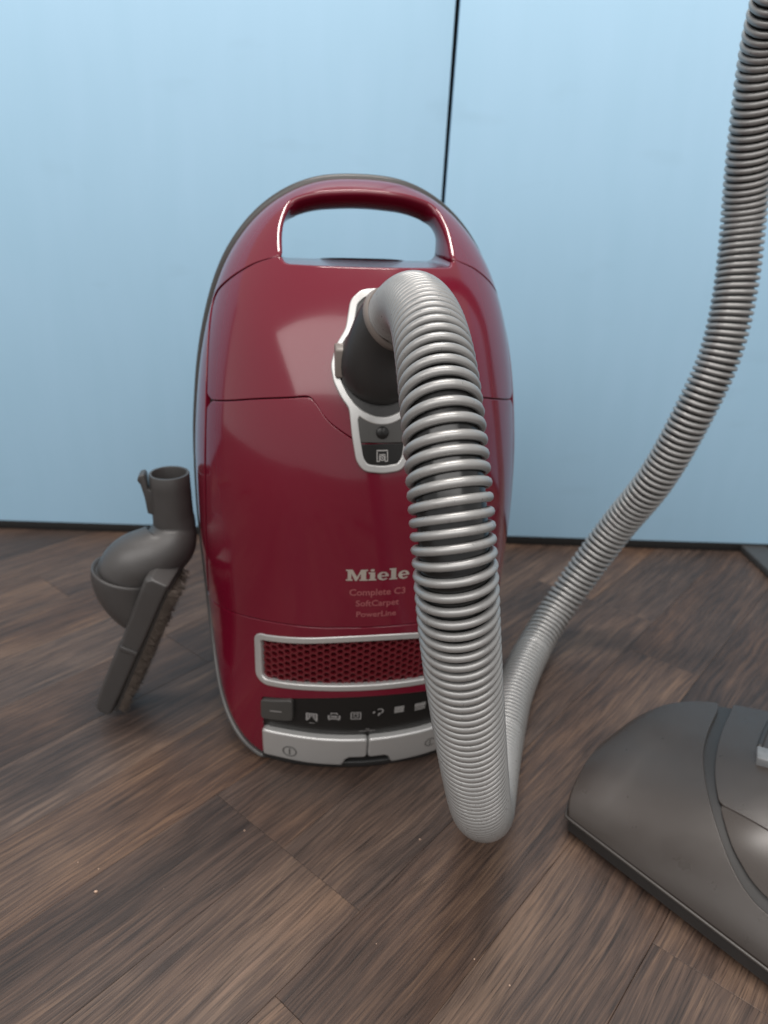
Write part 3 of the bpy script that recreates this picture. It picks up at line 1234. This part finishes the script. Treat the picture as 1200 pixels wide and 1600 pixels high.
LM = [[(0, 0), (.46, 0), (.46, .13), (.37, .13), (.37, .62), (.62, 0), (.76, 0), (1.02, .64), (1.02, .13), (.92, .13), (.92, 0), (1.50, 0), (1.50, .13), (1.38, .13), (1.38, .87), (1.50, .87), (1.50, 1), (1.04, 1), (.75, .36), (.46, 1), (0, 1), (0, .87), (.12, .87), (.12, .13), (0, .13)]]
LI = [[(0, 0), (.56, 0), (.56, .13), (.46, .13), (.46, .74), (0, .74), (0, .61), (.11, .61), (.11, .13), (0, .13)]]
LID = [[(.28 + .15 * math.cos(a), .92 + .12 * math.sin(a)) for a in np.linspace(0, 2 * math.pi, 14, endpoint=False)]]
LL = [[(0, 0), (.58, 0), (.58, .13), (.47, .13), (.47, 1.02), (0, 1.02), (0, .89), (.12, .89), (.12, .13), (0, .13)]]


def put(loops, x, y, sx, sy):
    return [[(x + p[0] * sx, y + p[1] * sy) for p in l] for l in loops]


sx_, sy_ = .0128, .0098
x0, y0 = -.0243, .2078
logo = []
cur = 0.0
for L_, w in (([LM], 1.54), ([LI, LID], .62), ([letter_e()], .84), ([LL], .62), ([letter_e()], .8)):
    for q in L_:
        logo.append(put(q, x0 + cur * sx_ * .88, y0, sx_ * .88, sy_))
    cur += w
lg = sub_prisms('logo', logo, M['chrome'], VAC, .0004)
lg['label'] = 'silver maker name lettering'


def text_on(txt, cx, cz, width, name, m):
    c = bpy.data.curves.new('t', 'FONT')
    c.body = txt
    c.align_x = 'CENTER'
    c.size = 1
    c.resolution_u = 3
    c.offset = 0.018
    o = bpy.data.objects.new('t', c)
    COL.objects.link(o)
    dg = bpy.context.evaluated_depsgraph_get()
    me = o.evaluated_get(dg).to_mesh()
    V_ = np.array([tuple(v.co) for v in me.vertices])
    F_ = [tuple(p.vertices) for p in me.polygons]
    o.evaluated_get(dg).to_mesh_clear()
    bpy.data.objects.remove(o)
    bpy.data.curves.remove(c)
    mn, mx_ = V_.min(0), V_.max(0)
    s = width / (mx_[0] - mn[0])
    uz = np.stack([cx + (V_[:, 0] - (mn[0] + mx_[0]) / 2) * s, cz + V_[:, 1] * s], 1)
    ob = mesh_obj(name, on_surf(uz, .0004), F_, m, VAC, smooth=False)
    return ob


text_on('Complete C3', .0008, .1945, .0445, 'lettering', M['print'])
text_on('SoftCarpet', .0010, .1845, .0345, 'lettering', M['print'])
text_on('PowerLine', .0004, .1743, .0320, 'lettering', M['print'])

# ------------------------------------------------------------------ hose
HOSE = empty('vacuum_hose', (0.0021, 0.5030, 0.4060))
tag(HOSE, 'grey ribbed suction hose looping from the red vacuum and rising at right', 'hose')
HO = np.array(HOSE.location)
PATH = [(0.0021, 0.5030, 0.4060, 5.2), (0.0085, 0.4775, 0.4158, 5.2), (0.0145, 0.4405, 0.4208, 5.4), (0.0194, 0.3991, 0.4171, 5.8), (0.0226, 0.3621, 0.4057, 6.3),
        (0.0258, 0.3310, 0.3845, 6.9), (0.0283, 0.3152, 0.3642, 6.8), (0.0309, 0.3036, 0.3434, 6.4),
        (0.0342, 0.2952, 0.3148, 5.9), (0.0390, 0.2979, 0.2787, 5.7), (0.0468, 0.3111, 0.2313, 5.5), (0.0580, 0.3334, 0.1691, 5.2),
        (0.0704, 0.3634, 0.1097, 4.7), (0.0862, 0.4175, 0.0569, 4.6), (0.1016, 0.4790, 0.0302, 4.9), (0.1191, 0.5451, 0.0204, 5.4), (0.1417, 0.6179, 0.0189, 6.2), (0.1799, 0.7040, 0.0238, 6.9), (0.2183, 0.7458, 0.0631, 7.2), (0.2615, 0.7472, 0.1467, 7.0), (0.2883, 0.7186, 0.2227, 6.6),
        (0.3064, 0.7027, 0.2956, 6.4), (0.3223, 0.7017, 0.3599, 6.2), (0.3273, 0.7094, 0.4189, 6.2),
        (0.3247, 0.7160, 0.4752, 6.2), (0.3138, 0.7047, 0.5275, 6.5), (0.2974, 0.6782, 0.5954, 7.2), (0.2866, 0.6498, 0.6318, 7.4),
        (0.2779, 0.6130, 0.6741, 7.4), (0.2753, 0.5745, 0.7123, 7.0)]
hp = catmull(PATH, 24)
# even spacing, then light smoothing so the curve has no kinks
hp = resample(hp, .003, closed=False)
for _ in range(85):
    hp[1:-1, :] = hp[1:-1, :] * .5 + .25 * (hp[:-2, :] + hp[2:, :])
hp[:, 2] = np.maximum(hp[:, 2], .0205)
HR = .0200
HP3 = hp[:, :3] - HO
v, f = tube(HP3, HR - .0036, 32, True)
mesh_obj('hose_sleeve', v, f, M['sleeve'], HOSE)


def hose_spiral():
    s = np.r_[0, np.cumsum(np.linalg.norm(np.diff(hp[:, :3], axis=0), axis=1))]
    turns = np.r_[0, np.cumsum(np.diff(s) / (.5 * (hp[1:, 3] + hp[:-1, 3]) * .001))]
    T, N, Bn = frames_along(HP3)
    seg = 40
    n = int(turns[-1] * seg)
    tt_ = np.arange(n) / seg
    ss = np.interp(tt_, turns, s)

    def ip(A):
        return np.stack([np.interp(ss, s, A[:, k]) for k in range(3)], 1)
    C, t3, n3, b3 = ip(HP3), ip(T), ip(N), ip(Bn)
    a = 2 * math.pi * tt_
    radial = n3 * np.cos(a)[:, None] + b3 * np.sin(a)[:, None]
    RR_ = .0022
    RA = np.minimum(.0026, .362 * .001 * np.interp(ss, s, hp[:, 3]))[:, None]
    m = 10
    V_ = np.zeros((n, m, 3))
    for k in range(m):
        q = 2 * math.pi * k / m
        V_[:, k] = C + radial * (HR - RR_ + RR_ * math.cos(q)) + t3 * (RA * math.sin(q))
    idx = np.arange(n * m).reshape(n, m)
    f1 = idx[:-1]
    f2 = idx[1:]
    F_ = np.stack([f1, f2, np.roll(f2, -1, 1), np.roll(f1, -1, 1)], 2).reshape(-1, 4)
    o = mesh_obj('spiral_rib', V_.reshape(-1, 3), F_[:, ::-1], M['rib'], HOSE)
    return o


hose_spiral()


# swivel elbow on the port, with collar and side latch
def circle(c, n_, r, seg=40, squash=(1, 1), ref=(0, 0, 1)):
    n_ = np.array(n_, float) / np.linalg.norm(n_)
    x = np.cross(ref, n_)
    x /= np.linalg.norm(x)
    y = np.cross(n_, x)
    return [np.array(c) + r * (squash[0] * math.cos(a) * x + squash[1] * math.sin(a) * y) for a in np.linspace(0, 2 * math.pi, seg, endpoint=False)]


VM = np.array(VAC.matrix_basis) if False else np.array(Matrix.Translation(VAC.location) @ Matrix.Rotation(rad(9), 4, 'Z'))


def vac_world(p):
    p = np.array(p, float)
    return (VM[:3, :3] @ p) + VM[:3, 3]


pc0 = on_surf([(KC, .3715)], .0012)[0]
pn0 = surf_n(to_dom([(KC, .3715)]))[0]
cb_w = vac_world(pc0) - HO
nb_w = VM[:3, :3] @ pn0
hd = np.array((.60, -.62, .50))
hd = hd / np.linalg.norm(hd)
ce = HP3[0] + np.array((-.001, .0, -.001))
rings = []
for k in range(13):
    t = k / 12
    p0_, p1_, p2_, p3_ = cb_w, cb_w + nb_w * .020, ce - hd * .012, ce + hd * .002
    c = (1 - t) ** 3 * p0_ + 3 * t * (1 - t) ** 2 * p1_ + 3 * t * t * (1 - t) * p2_ + t ** 3 * p3_
    nrm = (1 - t) * nb_w + t * hd
    r = 0.0312 * (1 - t) + .0216 * t - .0012 * math.sin(math.pi * t)
    rings.append(circle(c, nrm, r))
v, f = loft(rings, True, True)
auto_smooth(mesh_obj('swivel_elbow', v, f, M['elbow'], HOSE), 40)
rings = []
for q, r in ((-.003, .0214), (-.003, .0224), (-.0022, .0229), (.0014, .0227), (.0026, .0219), (.0028, .0200), (.005, .0185)):
    rings.append(circle(ce + hd * q, hd, r))
v, f = loft(rings, False, False)
auto_smooth(mesh_obj('collar', v, f, M['collar'], HOSE), 40)
# latch at the left of the elbow
lp = on_surf([(-.0275, .3715)], 0)[0]
lw = [(-.0040, 0), (.0042, 0), (.0042, .0105), (-.0030, .0125)]
v8 = []
for zz, ex in ((-.0115, -.001), (.0085, .001), (.0115, -.0035)):
    for a, b in ((-.0042, .002), (.0046, .002), (.0046, -.012 - ex), (-.0042, -.010 - ex)):
        v8.append(vac_world(lp + np.array((a, b, zz + .002))) - HO)
v, f = loft([v8[0:4], v8[4:8], v8[8:12]])
lt = mesh_obj('side_latch', v, f, M['collar'], HOSE, smooth=False)
bevel(lt, .0012, 3)

# ------------------------------------------------------------------ small brush nozzle at left
NZ = empty('brush_nozzle', (-0.265, 0.575, 0))
tag(NZ, 'dark grey brush nozzle with swivel neck leaning beside the red vacuum', 'nozzle')
NO = np.array(NZ.location)
A3 = np.array
tt_, tb_ = A3((-.1950, .6060, .2520)), A3((-.1952, .6078, .2082))


def nz(o):
    return o


# tube: hollow
axis = (tt_ - tb_) / np.linalg.norm(tt_ - tb_)
rings = []
for q, r in ((-.006, .0185), (.010, .0182), (.030, .0180), (.0428, .0179), (.0436, .0175), (.0436, .0156), (.0425, .0152), (.01, .0150), (.0, .0148)):
    rings.append(circle(tb_ + axis * q - NO, axis, r, 36, ref=(0, 1, 0)))
v, f = loft(rings, False, True)
auto_smooth(mesh_obj('neck_tube', v, f, M['nozzle'], NZ), 45)
# knuckle: from the tube down, round to the left
kp = catmull([tb_ + axis * .004, tb_ - axis * .010, (-.1992, .6020, .1840), (-.2120, .5955, .1745), (-.2260, .5905, .1680), (-.2345, .5890, .1590), (-.2360, .5885, .1480)], 7)
kr = np.interp(np.linspace(0, 1, len(kp)), [0, .16, .33, .5, .67, .85, 1], [.0182, .0195, .0245, .0278, .0290, .0285, .0240])
v, f = tube(kp - NO, kr, 36, True)
auto_smooth(mesh_obj('knuckle', v, f, M['nozzle'], NZ), 50)
# cup under the knuckle
ccen = A3((-.2365, .5885, .1590))
cax = A3((.26, -.02, .97))
cax /= np.linalg.norm(cax)
rings = []
for k in range(0, 15):
    t = k / 14
    rings.append(circle(ccen - cax * .068 * t + A3((.030, .000, 0)) * t ** 1.6, cax, max(.0318 * (1 - t ** 2.3) ** .5, .004), 40, ref=(0, 1, 0)))
top = [circle(ccen + cax * .0002, cax, .0275, 40, ref=(0, 1, 0)), circle(ccen + cax * .0022, cax, .0290, 40, ref=(0, 1, 0)), circle(ccen + cax * .0026, cax, .0308, 40, ref=(0, 1, 0)), circle(ccen + cax * .0018, cax, .0317, 40, ref=(0, 1, 0))]
v, f = loft([[p - NO for p in r] for r in top + rings], True, True)
auto_smooth(mesh_obj('neck_cup', v, f, M['nozzle'], NZ), 50)
# clip on the tube
cpts = [(-.0055, .018), (-.0010, .0195), (.0005, .0165), (.0012, .0050), (.0065, .0028), (.0065, -.0215), (-.0010, -.0185), (-.0022, -.003), (-.0046, .010), (-.0070, .0135)]
cc0 = A3((-.2150, .6030, .2340))
sidev = A3((1, .18, 0)) / np.linalg.norm((1, .18, 0))
upv = axis
dep = np.cross(sidev, upv)
rings = []
for d in (-.0075, .0075):
    rings.append([cc0 + sidev * a + upv * b + dep * d - NO for a, b in cpts])
v, f = loft(rings)
bevel(mesh_obj('clip', v, f, M['nozzle'], NZ, smooth=False), .0012, 3)
# brush head: a long wedge seen from its short end
hT = A3((-.1916, .5508, .1773))
hB = A3((-.2710, .5725, .0080))
hl = (hB - hT)
HLn = np.linalg.norm(hl)
hl /= HLn
hw = A3((1, -.10, .48))
hw -= hl * (hw @ hl)
hw /= np.linalg.norm(hw)
hd_ = np.cross(hl, hw)
if hd_[1] < 0:
    hd_ = -hd_
sect = [(.0100, -.0080, .0095), (.014, -.0125, .0095), (.030, -.0126, .0090), (.070, -.0122, .0088), (.092, -.0112, .0086), (.098, -.0124, .0080), (.150, -.0124, .0076), (.182, -.0112, .0070), (.1860, -.0080, .0060)]
rings = []
DEP = .052
for s_, a, b in sect:
    c = hT + hl * s_ - NO
    rg = []
    for (w_, d_) in ((a, 0.004), (a + .003, 0.0), (b - .002, 0.0), (b, 0.002), (b, DEP - .002), (b - .002, DEP), (a + .003, DEP), (a, DEP - .004)):
        rg.append(c + hw * w_ + hd_ * d_)
    rings.append(rg)
v, f = loft(rings)
bevel(mesh_obj('brush_head', v, f, M['nozzle'], NZ, smooth=False), .0016, 3, 25)
# ridge across the end face
rg = []
for s_ in (.094, .099):
    rg.append([hT + hl * s_ + hw * w_ + hd_ * d_ - NO for w_, d_ in ((-.0095, -.0018), (.0075, -.0018), (.0075, .003), (-.0095, .003))])
v, f = loft(rg)
bevel(mesh_obj('head_ridge', v, f, M['nozzle'], NZ, smooth=False), .0008, 2)
# seal edge line and bristles
rg = []
for s_ in (.016, .180):
    rg.append([hT + hl * s_ + hw * w_ + hd_ * d_ - NO for w_, d_ in ((.0078, .004), (.0112, .004), (.0112, DEP - .004), (.0078, DEP - .004))])
v, f = loft(rg)
mesh_obj('bristle_base', v, f, M['nozzle_in'], NZ, smooth=False)
verts, faces = [], []
for k in range(5200):
    s_ = random.uniform(.018, .176)
    d_ = random.choice((random.uniform(.003, .010), random.uniform(.003, .048)))
    cl_ = math.sin(s_ * 410 + 2 * math.sin(s_ * 97)) * math.sin(s_ * 153 + d_ * 60)
    ln = max(.002, random.gauss(.0070 + .0016 * cl_, .0016))
    p = hT + hl * s_ + hw * .0110 + hd_ * d_ - NO
    tip = p + hw * ln + hl * random.gauss(.0008 * cl_, .0019) + hd_ * random.gauss(-.0008, .0016)
    r = random.uniform(.00018, .0003)
    o0 = len(verts)
    for a in (0, 2.09, 4.19):
        q = (hl * math.cos(a) + hd_ * math.sin(a)) * r
        verts += [p + q, tip + q * .7]
    for i in range(3):
        j = (i + 1) % 3
        faces.append((o0 + 2 * i, o0 + 2 * j, o0 + 2 * j + 1, o0 + 2 * i + 1))
    faces.append((o0 + 1, o0 + 3, o0 + 5))
br = mesh_obj('bristles', verts, faces, M['bristle'], NZ, smooth=False)
br['kind'] = 'stuff'

# ------------------------------------------------------------------ floor head at right
FH = empty('floor_brush_head', (.159, .450, 0), math.atan2(-.771, .636))
tag(FH, 'wide dark grey floor brush head lying flat at right front', 'floor brush')
HWID = .34


def hh(a, b):
    """height of the top surface over the head's own floor plan"""
    am = np.minimum(a, HWID - a)
    t = np.clip((am - .0) / .13, 0, 1)
    Hc = .062 + .026 * t * t * (3 - 2 * t)
    q = np.clip(b / .125, 0, 1)
    pr_ = np.sin(q * math.pi / 2) ** .68
    q2 = np.clip((b - .135) / .085, 0, 1)
    pr_ = pr_ - .22 * q2 ** 2.2
    side = np.clip((am + .026) / .045, 0, 1)
    sd = .55 + .45 * np.sqrt(np.clip(1 - (1 - side) ** 2, 0, 1))
    fr = np.clip((b + .002) / .012, 0, 1)
    return .0200 + (Hc * sd - .0200) * pr_


def sm(pts, n=8):
    return [tuple(p) for p in catmull(pts, n)]


left_side = sm([(0.001, 0), (-.006, .010), (-.013, .03), (-.0205, .06), (-.0245, .09), (-.022, .12), (-.010, .150), (.008, .174)])
G1 = sm([(.0215, .186), (.0287, .1688), (.0411, .127), (.053, .0973), (.0689, .0719), (.0871, .0503), (.1051, .0342), (.1204, .0238), (.1354, .0177), (.1484, .0155), (.170, .0145)])
G2 = sm([(.0330, .194), (.0375, .1807), (.0525, .129), (.070, .086), (.0893, .0579), (.1091, .0382), (.1256, .0285), (.1352, .0250), (.1448, .0232), (.170, .0222)])
BACK = [(.045, .200), (.085, .215), (.125, .222), (.17, .224)]


def head_part(name, poly, m, lift=0.0, r=.0008, skirt=.004, down_to=None, grid=.006, mirror_=False, rr=None):
    poly = np.array(poly, float)
    if mirror_:
        poly = np.stack([HWID - poly[:, 0], poly[:, 1]], 1)
    poly = resample(poly, .003)
    if area2(poly) < 0:
        poly = poly[::-1]
    V2, F, bidx = triangulate([poly], grid)

    def P3(q):
        return np.stack([q[:, 0], q[:, 1], hh(q[:, 0], q[:, 1])], 1)
    e = 4e-4
    P = P3(V2)
    N = np.cross(P3(V2 + [e, 0]) - P3(V2 - [e, 0]), P3(V2 + [0, e]) - P3(V2 - [0, e]))
    N /= np.linalg.norm(N, axis=1)[:, None]
    verts = list(P + N * lift)
    norms = list(N)
    faces = [tuple(f) for f in F]
    ids = bidx[0]
    n = len(ids)
    B0 = np.array([verts[i] for i in ids])
    N0 = np.array([norms[i] for i in ids])
    T = np.roll(B0, -1, 0) - np.roll(B0, 1, 0)
    T /= np.linalg.norm(T, axis=1)[:, None] + 1e-12
    Od = np.cross(T, N0)
    Od /= np.linalg.norm(Od, axis=1)[:, None] + 1e-12
    prev, last = list(ids), None
    R = np.array([rr(p) if rr else r for p in poly])
    for k in range(1, 4):
        a = k / 3 * math.pi / 2
        pts = B0 + Od * (R * math.sin(a))[:, None] - N0 * (R * (1 - math.cos(a)))[:, None]
        cur = list(range(len(verts), len(verts) + n))
        verts += list(pts)
        norms += list(N0 * math.cos(a) + Od * math.sin(a))
        faces += [(prev[i], cur[i], cur[(i + 1) % n], prev[(i + 1) % n]) for i in range(n)]
        prev, last = cur, pts
    ends = last - N0 * skirt
    if down_to is not None:
        for i, p in enumerate(poly):
            if down_to(p):
                ends[i] = (last[i][0], last[i][1], .0170)
    cur = list(range(len(verts), len(verts) + n))
    verts += list(ends)
    norms += list(Od)
    faces += [(prev[i], cur[i], cur[(i + 1) % n], prev[(i + 1) % n]) for i in range(n)]
    return mesh_obj(name, verts, faces, m, FH, normals=norms)


shell_l = left_side + G1 + [(.1699, 0.006), (.1699, 0)]
edge = lambda p: (p[1] < .003) or min(p[0], HWID - p[0]) < .0015 or (p[1] > .148 and min(p[0], HWID - p[0]) < .018)
for mi in (False, True):
    head_part('side_cover', shell_l, M['head'], mirror_=mi, down_to=edge, rr=lambda p: .0022 if edge(p) else .0008)
    g_a = [(a - .003, b - .0025) for a, b in G1]
    g_b = [(a + .003, b + .0025) for a, b in G2]
    head_part('groove', g_a + g_b[::-1], M['head_dark'], lift=-.0034, mirror_=mi, skirt=.006, r=.0003)
WIN = [(.0905, .0575), (.1064, .0568), (.1244, .0564), (.17, .056)]
wl = sm(WIN, 6)
g2f = [p for p in G2 if p[1] < .0560]
win = wl + [(HWID - a, b) for a, b in wl[::-1]] + [(HWID - a, b) for a, b in g2f] + g2f[::-1]
g2b = [p for p in G2 if p[1] > .0582]
bk = sm([(.0345, .1955), (.045, .200), (.085, .215), (.125, .222), (.17, .224)])
top = g2b + [(a, b + .0012) for a, b in wl] + [(HWID - a, b + .0012) for a, b in wl[::-1]] + [(HWID - a, b) for a, b in g2b[::-1]] + [(HWID - a, b) for a, b in bk] + bk[::-1]
head_part('centre_cover', top, M['head'], skirt=.006)
head_part('window', [(a + .0004, b) for a, b in win], M['window'], lift=-.0004, skirt=.0025, r=.0006)
head_part('window_base', [(a, b) for a, b in win], M['head'], lift=-.0085, skirt=.002, r=.0003)
# brush roller behind the window
pts = np.array([(a, .042, .044) for a in np.linspace(.118, HWID - .118, 30)])
v, f = tube(pts, .010, 18)
mesh_obj('roller', v, f, M['head_dark'], FH)
# bumper strip and sole
foot = left_side + bk
foot = foot + [(HWID - a, b) for a, b in foot[::-1][1:]]
foot = resample(np.array(foot), .004)
if area2(foot) < 0:
    foot = foot[::-1]
rings = []
for z, o_ in ((.0035, .003), (.0045, .0008), (.0060, .0012), (.0150, .0012), (.0163, .0020), (.0168, .0040)):
    q = offset(foot, o_)
    rings.append([(a, b, z) for a, b in q])
v, f = loft(rings, True, True)
auto_smooth(mesh_obj('bumper_strip', v, f, M['head_dark'], FH), 40)
v, f = loft([[(a, b, z) for a, b in offset(foot, .006)] for z in (.0004, .0036)])
mesh_obj('sole', v, f, M['black'], FH, smooth=False)
et = np.array(left_side[::-1] + [(a, 0.0) for a in np.linspace(.01, .33, 40)])
eo = np.array([(a - .0018 if i < len(left_side) else a, b - (.0018 if b < .004 else 0)) for i, (a, b) in enumerate(et)])
eo = resample(eo, .003, closed=False)
v, f = tube(np.stack([eo[:, 0], eo[:, 1], np.full(len(eo), .0186)], 1), .0012, 10)
mesh_obj('edge_highlight', v, f, M['edge'], FH)  # added bead, its lighter grey imitates the highlight along the cover's lower edge
# neck with its clip, mostly outside the picture
nb = np.array((.17, .140, .055))
pts = catmull([nb, nb + (.0, .012, .035), nb + (.004, .05, .075), nb + (.008, .12, .125)], 6)
v, f = tube(pts, np.interp(np.linspace(0, 1, len(pts)), [0, .3, 1], [.030, .024, .0185]), 30)
auto_smooth(mesh_obj('neck', v, f, M['head'], FH), 50)
q = [(.0835, .1200), (.0905, .1045), (.118, .1080), (.118, .1240)]
cpz = hh(np.array([p[0] for p in q]), np.array([p[1] for p in q]))
v, f = loft([[(p[0], p[1], z + h) for p, z in zip(q, cpz)] for h in (-.004, .0070)])
cl = mesh_obj('clip', v, f, M['clip'], FH, smooth=False)
bevel(cl, .0012, 3)
cl['label'] = 'light grey plastic clip'
ra = catmull([(.0700, .182), (.0737, .1647), (.0785, .145), (.0833, .1275)], 6)
v, f = tube(np.array([(a, b, float(hh(np.array(a), np.array(b))) + .0002) for a, b in ra]), .0022, 10)
mesh_obj('neck_ring', v, f, M['head_dark'], FH)


# ------------------------------------------------------------------ crumbs on the floor
verts, faces = [], []
spots = [(-.2046, .3808, .0013), (-.2283, .4062, .0006), (-.2104, .4009, .0006), (-.1064, .4424, .0006), (.0377, .4389, .0007), (.0715, .3378, .0007), (.093, .3204, .0006), (.0041, .3468, .0005)]
for _ in range(3):
    spots.append((random.uniform(-.35, .3), random.uniform(.28, .62), random.uniform(.0002, .00045)))
for x, y, r in spots:
    bm = bmesh.new()
    bmesh.ops.create_icosphere(bm, subdivisions=1, radius=r)
    o0 = len(verts)
    sc = (random.uniform(.7, 1.3), random.uniform(.7, 1.3), .6)
    verts += [(x + q.co.x * sc[0] * random.uniform(.8, 1.2), y + q.co.y * sc[1] * random.uniform(.8, 1.2), r * .55 + q.co.z * sc[2]) for q in bm.verts]
    faces += [tuple(o0 + q.index for q in fc.verts) for fc in bm.faces]
    bm.free()
cr = mesh_obj('crumbs', verts, faces, M['crumb'])
tag(cr, 'tiny pale crumbs scattered on the wood floor', 'crumbs', kind='stuff')
